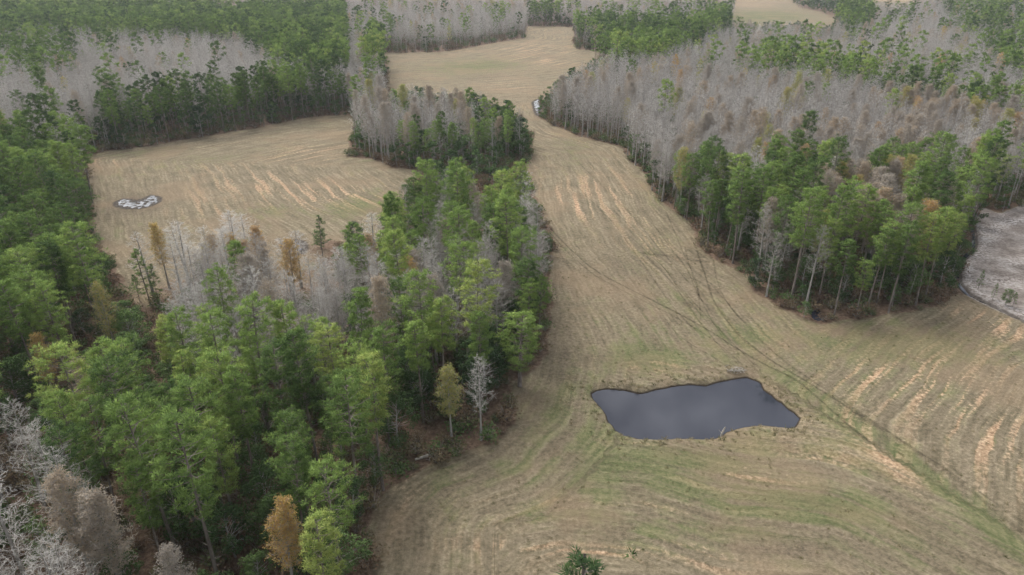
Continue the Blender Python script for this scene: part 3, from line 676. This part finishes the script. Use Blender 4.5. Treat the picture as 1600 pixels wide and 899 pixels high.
# dry cut grass lying in rows and bare soil between the rows
sw_ = math_n(nt, 'MULTIPLY', sm(math_n(nt, 'ADD', k1, math_n(nt, 'MULTIPLY', math_n(nt, 'SUBTRACT', n_fine, .5), .35)), .50, .64), math_n(nt, 'ADD', math_n(nt, 'MULTIPLY', A('soil'), 1.15), math_n(nt, 'MULTIPLY', sm(n_big, .45, .65), .22)), clamp=True)
c = mixc(nt, sw_, c, soilc)
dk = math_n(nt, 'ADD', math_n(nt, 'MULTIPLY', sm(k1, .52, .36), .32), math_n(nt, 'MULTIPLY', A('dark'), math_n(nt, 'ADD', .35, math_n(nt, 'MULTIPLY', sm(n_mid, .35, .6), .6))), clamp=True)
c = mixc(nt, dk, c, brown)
c = mixc(nt, math_n(nt, 'MULTIPLY', sm(noise(nt, pos, .045, 4, .6), .48, .62), .38), c, (.27, .195, .125))
c = mixc(nt, math_n(nt, 'MULTIPLY', sm(n_tiny, .60, .80), .22), c, (.55, .47, .30)); c = mixc(nt, math_n(nt, 'MULTIPLY', sm(n_tiny, .43, .25), .35), c, (.07, .06, .032))
sand = ramp(nt, math_n(nt, 'ADD', math_n(nt, 'MULTIPLY', n_mid, .6), math_n(nt, 'MULTIPLY', n_fine, .4)), [(.40, (.16, .135, .115)), (.50, (.26, .225, .20)), (.58, (.35, .315, .285)), (.68, (.55, .51, .47))])
sand = mixc(nt, math_n(nt, 'MULTIPLY', A('pale'), sm(n_fine, .44, .58)), sand, (.60, .56, .53))
c = mixc(nt, sm(A('lot'), .3, .7), c, sand)
litter = ramp(nt, n_fine, [(.35, (.10, .068, .048)), (.55, (.19, .13, .09)), (.7, (.29, .22, .16))])
fm = math_n(nt, 'ADD', A('field'), math_n(nt, 'MULTIPLY', math_n(nt, 'SUBTRACT', n_mid, .5), .9))
c = mixc(nt, sm(fm, .28, .62), litter, c)
sep = nt.nodes.new('ShaderNodeSeparateXYZ'); nt.links.new(pos, sep.inputs[0])
c = mixc(nt, sm(math_n(nt, 'ADD', A('mud'), math_n(nt, 'SUBTRACT', n_mid, .5)), .35, .8), c, ramp(nt, n_fine, [(.4, (.05, .042, .034)), (.65, (.14, .12, .10))]))
c = mixc(nt, math_n(nt, 'MULTIPLY', A('bank'), sm(sep.outputs[2], -.24, -.46)), c, (.035, .027, .02))
bs = nt.nodes.new('ShaderNodeBsdfPrincipled'); bs.inputs['Roughness'].default_value = .95; bs.inputs['Specular IOR Level'].default_value = .1
bp = nt.nodes.new('ShaderNodeBump'); bp.inputs['Strength'].default_value = .8; bp.inputs['Distance'].default_value = .25
nt.links.new(math_n(nt, 'ADD', n_fine, math_n(nt, 'ADD', n_tiny, k2)), bp.inputs['Height'])
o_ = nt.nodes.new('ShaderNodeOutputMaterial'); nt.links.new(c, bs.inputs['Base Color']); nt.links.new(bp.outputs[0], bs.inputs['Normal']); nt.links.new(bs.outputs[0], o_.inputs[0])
M['ground'] = m
me = mesh_from('ground', V, Fq, [m], smooth=True)
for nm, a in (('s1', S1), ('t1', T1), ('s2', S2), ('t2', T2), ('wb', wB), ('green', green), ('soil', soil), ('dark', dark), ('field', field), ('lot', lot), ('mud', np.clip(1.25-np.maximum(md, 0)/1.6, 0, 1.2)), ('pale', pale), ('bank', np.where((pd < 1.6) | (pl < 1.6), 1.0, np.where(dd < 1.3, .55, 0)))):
    t = me.attributes.new(nm, 'FLOAT', 'POINT'); t.data.foreach_set('value', a.astype(np.float32))
lp = blobs([(1590,345,60,5,1,-12),(1560,355,10,22,.8,20),(1548,370,5,14,.7,0),(1590,410,30,6,.6,0),(1560,440,50,8,.5,0),(1540,400,8,8,.5,0)])
me.attributes['pale'].data.foreach_set('value', np.maximum(pale, lp).astype(np.float32))
tag(link('ground', me), kind='structure')
def ground_z(x, y):
    x = np.asarray(x, float); y = np.asarray(y, float); G = gz.reshape(X.shape)
    i = np.clip(np.searchsorted(xs, x)-1, 0, nx-2); j = np.clip(np.searchsorted(ys, y)-1, 0, ny-2)
    a = (x-xs[i])/(xs[i+1]-xs[i]); b = (y-ys[j])/(ys[j+1]-ys[j])
    return G[j, i]*(1-a)*(1-b)+G[j, i+1]*a*(1-b)+G[j+1, i]*(1-a)*b+G[j+1, i+1]*a*b

# ------------------------------------------------------------------ water
def water_mat(name, col, rough, bumps):
    m, nt = new_mat(name); b = nt.nodes.new('ShaderNodeBsdfPrincipled'); o = nt.nodes.new('ShaderNodeOutputMaterial')
    b.inputs['Base Color'].default_value = (*col, 1); b.inputs['Roughness'].default_value = rough; b.inputs['IOR'].default_value = 1.33
    g = nt.nodes.new('ShaderNodeNewGeometry'); bp = nt.nodes.new('ShaderNodeBump'); bp.inputs['Strength'].default_value = bumps; bp.inputs['Distance'].default_value = .05
    nt.links.new(noise(nt, g.outputs['Position'], .9, 4, .6), bp.inputs['Height']); nt.links.new(bp.outputs[0], b.inputs['Normal']); nt.links.new(b.outputs[0], o.inputs[0]); return m
M['pond'] = water_mat('pond_water', (.030, .033, .045), .03, .05)
M['puddle'] = water_mat('puddle_water', (.05, .053, .058), .06, .2)
def ragged(m):
    nt = m.node_tree; o = nt.nodes['Material Output']; b = o.inputs[0].links[0].from_socket
    g = nt.nodes.new('ShaderNodeNewGeometry'); n = noise(nt, g.outputs['Position'], .7, 5, .65)
    st = math_n(nt, 'GREATER_THAN', n, .49); t = nt.nodes.new('ShaderNodeBsdfTransparent'); mx = nt.nodes.new('ShaderNodeMixShader')
    nt.links.new(st, mx.inputs[0]); nt.links.new(t.outputs[0], mx.inputs[1]); nt.links.new(b, mx.inputs[2]); nt.links.new(mx.outputs[0], o.inputs[0])
ragged(M['puddle']); M['round'] = water_mat('round_pond_water', (.05, .055, .065), .05, .15)
def sheet(name, poly, z, mat, grow=1.0, rough=.0):
    P = np.array(poly, float); c = P.mean(0); P = c+(P-c)*grow; out = []
    for i in range(len(P)):
        a, b = P[i], P[(i+1) % len(P)]; k = max(1, int(np.linalg.norm(b-a)/.8))
        for j in range(k): out.append(a+(b-a)*j/k)
    P = np.array(out); w = wob(P[:, 0]*1.6, P[:, 1]*1.6)[:, None]*rough; P = P+(P-c)/(np.linalg.norm(P-c, axis=1)[:, None]+.01)*w
    me = bpy.data.meshes.new(name); me.from_pydata([(p[0], p[1], z) for p in P], [], [list(range(len(P)))]); me.materials.append(mat)
    return tag(link(name, me), kind='structure')
sheet('pond_water', POND, WATER_Z, M['pond'], 1.08)
sheet('pool_water', POOL, -.45, M['pond'], 1.05)
def gz_at(px_): p = px(px_).mean(0); return float(ground_z(p[0], p[1]))
for nm, P in (('puddle_water', [(182,316),(193,312),(205,314),(217,316),(228,312),(236,306),(247,309),(247,315),(235,321),(217,326),(200,325),(184,322)]),
              ('round_pond_water', [(446,384),(450,378),(460,376),(471,379),(475,387),(471,394),(462,399),(451,396)]),
              ('wet_patch_water', [(834,160),(840,156),(844,160),(843,170),(845,182),(840,180),(836,170)])):
    sheet(nm, px(P), gz_at(P)+.05, M['round' if nm[:2] == 'ro' else 'puddle'], .85 if nm[:2] == 'ro' else 1.0, .4)
# ditch water: a ribbon along the ditch bed
def ribbon(name, P, half, dz, mat, fit=True, seg=1.2, jit=0.0):
    P = np.array(P, float); out = []
    for i in range(len(P)-1):
        a, b = P[i], P[i+1]; k = max(1, int(np.linalg.norm(b-a)/seg))
        for j in range(k): out.append(a+(b-a)*j/k)
    out.append(P[-1]); Q = np.array(out)
    for _ in range(6): Q[1:-1] = (Q[:-2]+Q[2:]+Q[1:-1])/3
    d = np.gradient(Q, axis=0); d /= np.linalg.norm(d, axis=1)[:, None]; nrm = np.stack([-d[:, 1], d[:, 0]], 1)
    h = half*(1+jit*np.sin(np.arange(len(Q))*.7)*np.cos(np.arange(len(Q))*.23))[:, None]
    A_, B_, C_ = Q+nrm*h, Q, Q-nrm*h
    z = [ground_z(K[:, 0], K[:, 1])+dz if fit else np.full(len(K), dz) for K in (A_, B_, C_)]
    v = np.concatenate([np.column_stack([K, zz]) for K, zz in zip((A_, B_, C_), z)]); n = len(Q)
    f = [(i, i+1, n+i+1, n+i) for i in range(n-1)]+[(n+i, n+i+1, 2*n+i+1, 2*n+i) for i in range(n-1)]
    me = bpy.data.meshes.new(name); me.from_pydata(v.tolist(), [], f); me.materials.append(mat)
    uvw = me.attributes.new('across', 'FLOAT', 'POINT'); uvw.data.foreach_set('value', np.concatenate([np.ones(n), np.zeros(n), np.ones(n)]).astype(np.float32))
    return tag(link(name, me), kind='structure')
ribbon('ditch_water', DITCH, .4, -.72, M['pond'], fit=False)
# wheel tracks pressed in the mown grass
def track_mat(name, col, dens):
    m, nt = new_mat(name); g = nt.nodes.new('ShaderNodeNewGeometry'); n = noise(nt, g.outputs['Position'], .9, 4, .7)
    d = nt.nodes.new('ShaderNodeBsdfDiffuse'); t = nt.nodes.new('ShaderNodeBsdfTransparent'); mx = nt.nodes.new('ShaderNodeMixShader'); o = nt.nodes.new('ShaderNodeOutputMaterial')
    d.inputs[0].default_value = (*col, 1)
    e = attr(nt, 'across').outputs['Fac']
    a = math_n(nt, 'MULTIPLY', math_n(nt, 'SUBTRACT', 1.0, math_n(nt, 'POWER', e, 1.5)), math_n(nt, 'MULTIPLY', math_n(nt, 'SUBTRACT', n, .22), dens*3.4), clamp=True)
    nt.links.new(a, mx.inputs[0]); nt.links.new(t.outputs[0], mx.inputs[1]); nt.links.new(d.outputs[0], mx.inputs[2]); nt.links.new(mx.outputs[0], o.inputs[0]); return m
M['track'] = track_mat('track_soil', (.085, .072, .048), .36)
M['faint'] = track_mat('faint_track_soil', (.10, .085, .055), .24)
TR = [([(858,355),(885,385),(930,425),(990,455),(1060,490),(1130,530),(1190,567),(1250,590),(1300,640),(1360,690)], .32, 'track'),
      ([(858,362),(883,392),(928,432),(988,462),(1058,497),(1120,534),(1160,570)], .25, 'faint'),
      ([(1085,380),(1100,420),(1115,470),(1150,520),(1200,560),(1270,600),(1350,650)], .3, 'track'),
      ([(1330,640),(1440,705),(1520,765),(1600,830)], .5, 'faint'),
      ([(1010,400),(1050,440),(1090,500),(1140,560)], .25, 'faint'), ([(985,370),(1040,420),(1080,470),(1130,520),(1180,570)], .25, 'faint'), ([(1115,405),(1120,440),(1140,480),(1180,520)], .22, 'faint'),
      ([(1020,350),(1050,390),(1075,420),(1090,460),(1120,500)], .22, 'faint'),
      ([(1070,385),(1082,430),(1100,480),(1130,530),(1155,560)], .22, 'faint'),
      ([(1040,330),(1070,400),(1090,440),(1095,500)], .22, 'faint'),
      ([(960,330),(1010,380),(1060,450),(1110,510)], .2, 'faint'),
      ([(900,290),(960,350),(1010,420),(1050,480),(1090,520)], .2, 'faint'),
      ([(880,230),(930,280),(990,340),(1040,400),(1075,440)], .22, 'faint'),
      ([(1110,440),(1135,470),(1175,520),(1230,570),(1310,620),(1400,680),(1500,745),(1600,815)], .25, 'faint'),
      ([(1000,395),(1030,399),(1070,402),(1110,408)], .8, 'faint'),
      ([(1150,585),(1120,560),(1060,530),(1020,470)], .2, 'faint')]
for P, h, mt in TR: ribbon('wheel_track', px(P), h, .03, M[mt], seg=1.5, jit=.3)

# ------------------------------------------------------------------ place the trees: the nearest of each kind as things, the rest as woods
LAB = {'pine': ('pine_tree', 'pine'), 'broad': ('pine_tree', 'pine'), 'cyp': ('bare_cypress_tree', 'cypress'), 'aut': ('autumn_cypress_tree', 'cypress'), 'dark': ('evergreen_tree', 'evergreen tree'), 'young': ('young_pine_tree', 'young pine')}
HT = {'pine': 19, 'cyp': 16.5, 'aut': 16.5, 'dark': 9, 'young': 8, 'broad': 19}
def in_frame(t):
    for z in (.15, .4, .6, .8, 1.0):
        u, v, f = view(np.array([t['x']]), np.array([t['y']]), np.array([HT[t['kind']]*t['s']*z]))
        if -40 < u[0] < 1640 and -10 < v[0] < 930 and f[0] > 1: return True
    return False
# each tree singled out below has room in front of it
for q in SPECIAL:
    h = HT[q['kind']]*q['s']; (uq,), (vq,), _ = view(np.array([q['x']]), np.array([q['y']]), np.array([h*.95])); _, (vb_,), _ = view(np.array([q['x']]), np.array([q['y']]), np.array([h*.35]))
    dq = math.hypot(q['x'], q['y']); keep_ = []
    for t in trees:
        d_ = math.hypot(t['x'], t['y'])
        if d_ < dq+2:
            hh = HT[t['kind']]*t['s']; (a1,), (b1,), (f1,) = view(np.array([t['x']]), np.array([t['y']]), np.array([hh])); (a2,), (b2,), _ = view(np.array([t['x']]), np.array([t['y']]), np.array([hh*.5]))
            w_ = 2.2*F_PX/f1
            if abs((a1+a2)/2-uq) < w_+18 and b1 < vb_ and b2 > vq: continue
        elif math.hypot(t['x']-q['x'], t['y']-q['y']) < 2.5: continue
        keep_.append(t)
    trees = keep_
things, woods = {k: [] for k in TYPES}, {k: [] for k in TYPES}
for t in sorted(trees, key=lambda t: math.hypot(t['x'], t['y'])):
    k = t['kind']
    (things if len(things[k]) < 292 and in_frame(t) else woods)[k].append(t)
ORD = ['first', 'second', 'third', 'fourth', 'fifth', 'sixth', 'seventh', 'eighth', 'ninth', 'tenth', 'eleventh', 'twelfth', 'thirteenth', 'fourteenth', 'fifteenth', 'sixteenth', 'seventeenth', 'eighteenth', 'nineteenth', 'twentieth']
NOUN = {'pine': ['pine', 'dark green', 'mid green', 'bright green'], 'cyp': ['bare cypress', 'dull grey', 'grey', 'pale silver'],
        'aut': ['fading cypress', 'tan brown', 'orange brown', 'yellow green'], 'dark': ['bushy evergreen', 'blackish green', 'dark green', 'mid green']}
for k in TYPES:
    for s in range(6):
        G = [t for t in things[k] if t['st'] == s]
        if not G: continue
        G.sort(key=lambda t: t['y']); per = max(1, min(20, math.ceil(math.sqrt(len(G)))))
        for r in range(0, len(G), per):
            row = sorted(G[r:r+per], key=lambda t: t['x']/t['y'])
            for i, t in enumerate(row):
                tn = NOUN[k][1+(t['t'] > .42)+(t['t'] > (.62 if k != 'aut' else .76))]
                t['label'] = '%s %s, %s from left, %s row back, %s' % (tn, NOUN[k][0], ORD[i], ORD[r//per], STAND[s])
count = {}
def place(t, group):
    k = t['kind']; nm, cat = LAB[k]; i = count.get(k, 0); count[k] = i+1
    a, b = PMESH[k][i % len(PMESH[k])]
    r = bpy.data.objects.new(nm, None); COL.objects.link(r); r.empty_display_size = .5
    r.location = (t['x'], t['y'], float(ground_z(t['x'], t['y']))); s = t['s']; w = t.get('wid', 1)*rng.uniform(.9, 1.1)
    r.scale = (s*w, s*w, s); r.rotation_euler = (rng.normal()*.02, rng.normal()*.02, rng.uniform(0, 6.28))
    tag(r, t['label'], cat, group)
    for n, me in (('trunk', a), ('crown', b)):
        o = link(n, me, r); o['tint'] = float(t['t'])
for k in TYPES:
    for t in things[k]: place(t, '%ss of the %s' % ({'pine': 'pine', 'cyp': 'bare cypresse', 'aut': 'autumn cypresse', 'dark': 'bushy evergreen'}[k], STAND[t['st']]))
for t in SPECIAL: place(t, None)
WN = {'pine': 'pine_wood', 'cyp': 'bare_cypress_wood', 'aut': 'autumn_cypress_wood', 'dark': 'evergreen_thicket'}
for k in TYPES:
    G = woods[k]; P = np.array([(t['x'], t['y'], 0) for t in G]); s = np.array([t['s'] for t in G]); d = np.hypot(P[:, 0], P[:, 1])
    P[:, 2] = ground_z(P[:, 0], P[:, 1]); idx = rng.integers(0, 5, len(G))+np.where(d > 330, 5, 0); s = s*np.where(d > 760, 1.12, 1)
    scatter(WN[k], STASH[k], P, rng.uniform(0, 6.28, len(G)), s, idx, np.array([t['t'] for t in G]))

# undergrowth beneath the trees
p = np.concatenate([cells(14, 330, 2.4), cells(330, 700, 5)]); bx, by = p[:, 0], p[:, 1]
fv = np.zeros(len(bx), bool); uu, vv, ff = view(bx, by, 0*bx)
for P in list(FIELDS.values())+[LOT]: fv |= inside(P, uu, vv)
uu, vv, ff = view(bx, by, 0*bx+1.8)
for P in list(FIELDS.values())+[LOT]: fv |= inside(P, uu, vv)
kp = ~fv & (rng.uniform(size=len(bx)) < .8) & (tree_density(bx, by) > .06); bx, by = bx[kp], by[kp]
kp = ~inside([(236,400),(300,380),(480,360),(530,400),(520,470),(330,470),(255,490)], *view(bx, by, 0*bx)[:2]); bx, by = bx[kp], by[kp]
P = np.column_stack([bx, by, ground_z(bx, by)])
scatter('undergrowth', STASH['brush'], P, rng.uniform(0, 6.28, len(bx)), rng.uniform(.7, 2.1, len(bx))*np.where(by > 330, 1.5, 1), rng.integers(0, 5, len(bx)), np.clip(rng.normal(.42, .28, len(bx)), 0, 1))

# ------------------------------------------------------------------ dead wood
def dead(name, u, v, label, cat, build, z=None):
    p = px([(u, v)])[0]; mb = MB(); build(mb); V_, F_, C_ = mb.arrays(); o = link(name, mesh_from(name, V_, F_, [M['dead_wood']], C_))
    o.location = (p[0], p[1], float(ground_z(p[0], p[1])) if z is None else z); tag(o, label, cat); return o
def post(mb): tube(mb, [[0, 0, -.6], [.1, .05, .5], [.45, .1, 1.5]], [.16, .14, .09], 7); tube(mb, [[.1, .05, .4], [-.3, .3, .9]], [.06, .02], 5)
def brushpile(mb):
    for _ in range(60):
        a = rng.uniform(0, 6.28); c = rng.normal(size=3)*[.8, .4, .1]+[0, 0, .15]; d = np.array([math.cos(a), math.sin(a), rng.normal()*.3])*rng.uniform(.25, .6)
        tube(mb, [c-d, c+[0, 0, .12], c+d], [.04, .03, .01], 4)
def rootball(mb):
    tube(mb, [[-1.6, -.4, .15], [-.3, 0, .35], [.3, .1, .5]], [.14, .2, .3], 7)
    for _ in range(26):
        a = rng.normal(size=3); a /= np.linalg.norm(a); a[0] = abs(a[0])*.6; a[2] = abs(a[2]); tube(mb, [[.3, .1, .5], np.array([.3, .1, .5])+a*.6, np.array([.3, .1, .5])+a*rng.uniform(.9, 1.5)+rng.normal(size=3)*.15], [.08, .04, .01], 4)
dead('driftwood_stump', 1127, 678, 'pale dead stump leaning out of the water at the near bank of the large pond', 'stump', post, -.45)
dead('brush_pile', 1150, 580, 'low heap of grey branches on the far bank of the large pond', 'brush pile', brushpile)
dead('uprooted_tree', 668, 716, 'fallen dead trunk with its bare roots up beside the edge of the pines', 'fallen tree', rootball)

# grass clumps standing in the mown field near the drone and round the water
p = cells(42, 150, .75, .82, 10); gx_, gy_ = p[:, 0], p[:, 1]; uu, vv, ff = view(gx_, gy_, 0*gx_)
kp = inside(FIELDS['main'], uu, vv) & (vv < 960)
gx_, gy_ = gx_[kp], gy_[kp]
pdd = sdist(POND, gx_, gy_)
pr = .07+.6*np.exp(-np.abs(pdd-1.0)/1.6)
kp = (pdd > .55) & (rng.uniform(size=len(gx_)) < pr); gx_, gy_, pdd = gx_[kp], gy_[kp], pdd[kp]
P = np.column_stack([gx_, gy_, ground_z(gx_, gy_)])
scatter('grass_clumps', STASH['tuft'], P, rng.uniform(0, 6.28, len(P)), rng.uniform(.5, 1.2, len(P))*(1+1.0*np.exp(-np.abs(pdd-1.0)/1.0)), rng.integers(0, 5, len(P)), np.clip(rng.normal(.45, .22, len(P)), 0, 1))

# ------------------------------------------------------------------ the air
m, nt = new_mat('haze'); pv = nt.nodes.new('ShaderNodeVolumePrincipled'); o_ = nt.nodes.new('ShaderNodeOutputMaterial')
pv.inputs['Color'].default_value = (.86, .90, .96, 1); pv.inputs['Density'].default_value = .00011; pv.inputs['Anisotropy'].default_value = .2
nt.links.new(pv.outputs[0], o_.inputs['Volume'])
hx, hy0, hy1, hz0, hz1 = 3300, -1600, 3500, -4.5, 66
v = [(a, b, c) for c in (hz0, hz1) for b in (hy0, hy1) for a in (-hx, hx)]
me = bpy.data.meshes.new('haze'); me.from_pydata(v, [], [(0, 2, 3, 1), (4, 5, 7, 6), (0, 1, 5, 4), (2, 6, 7, 3), (0, 4, 6, 2), (1, 3, 7, 5)]); me.materials.append(m)
tag(link('haze', me), kind='stuff')
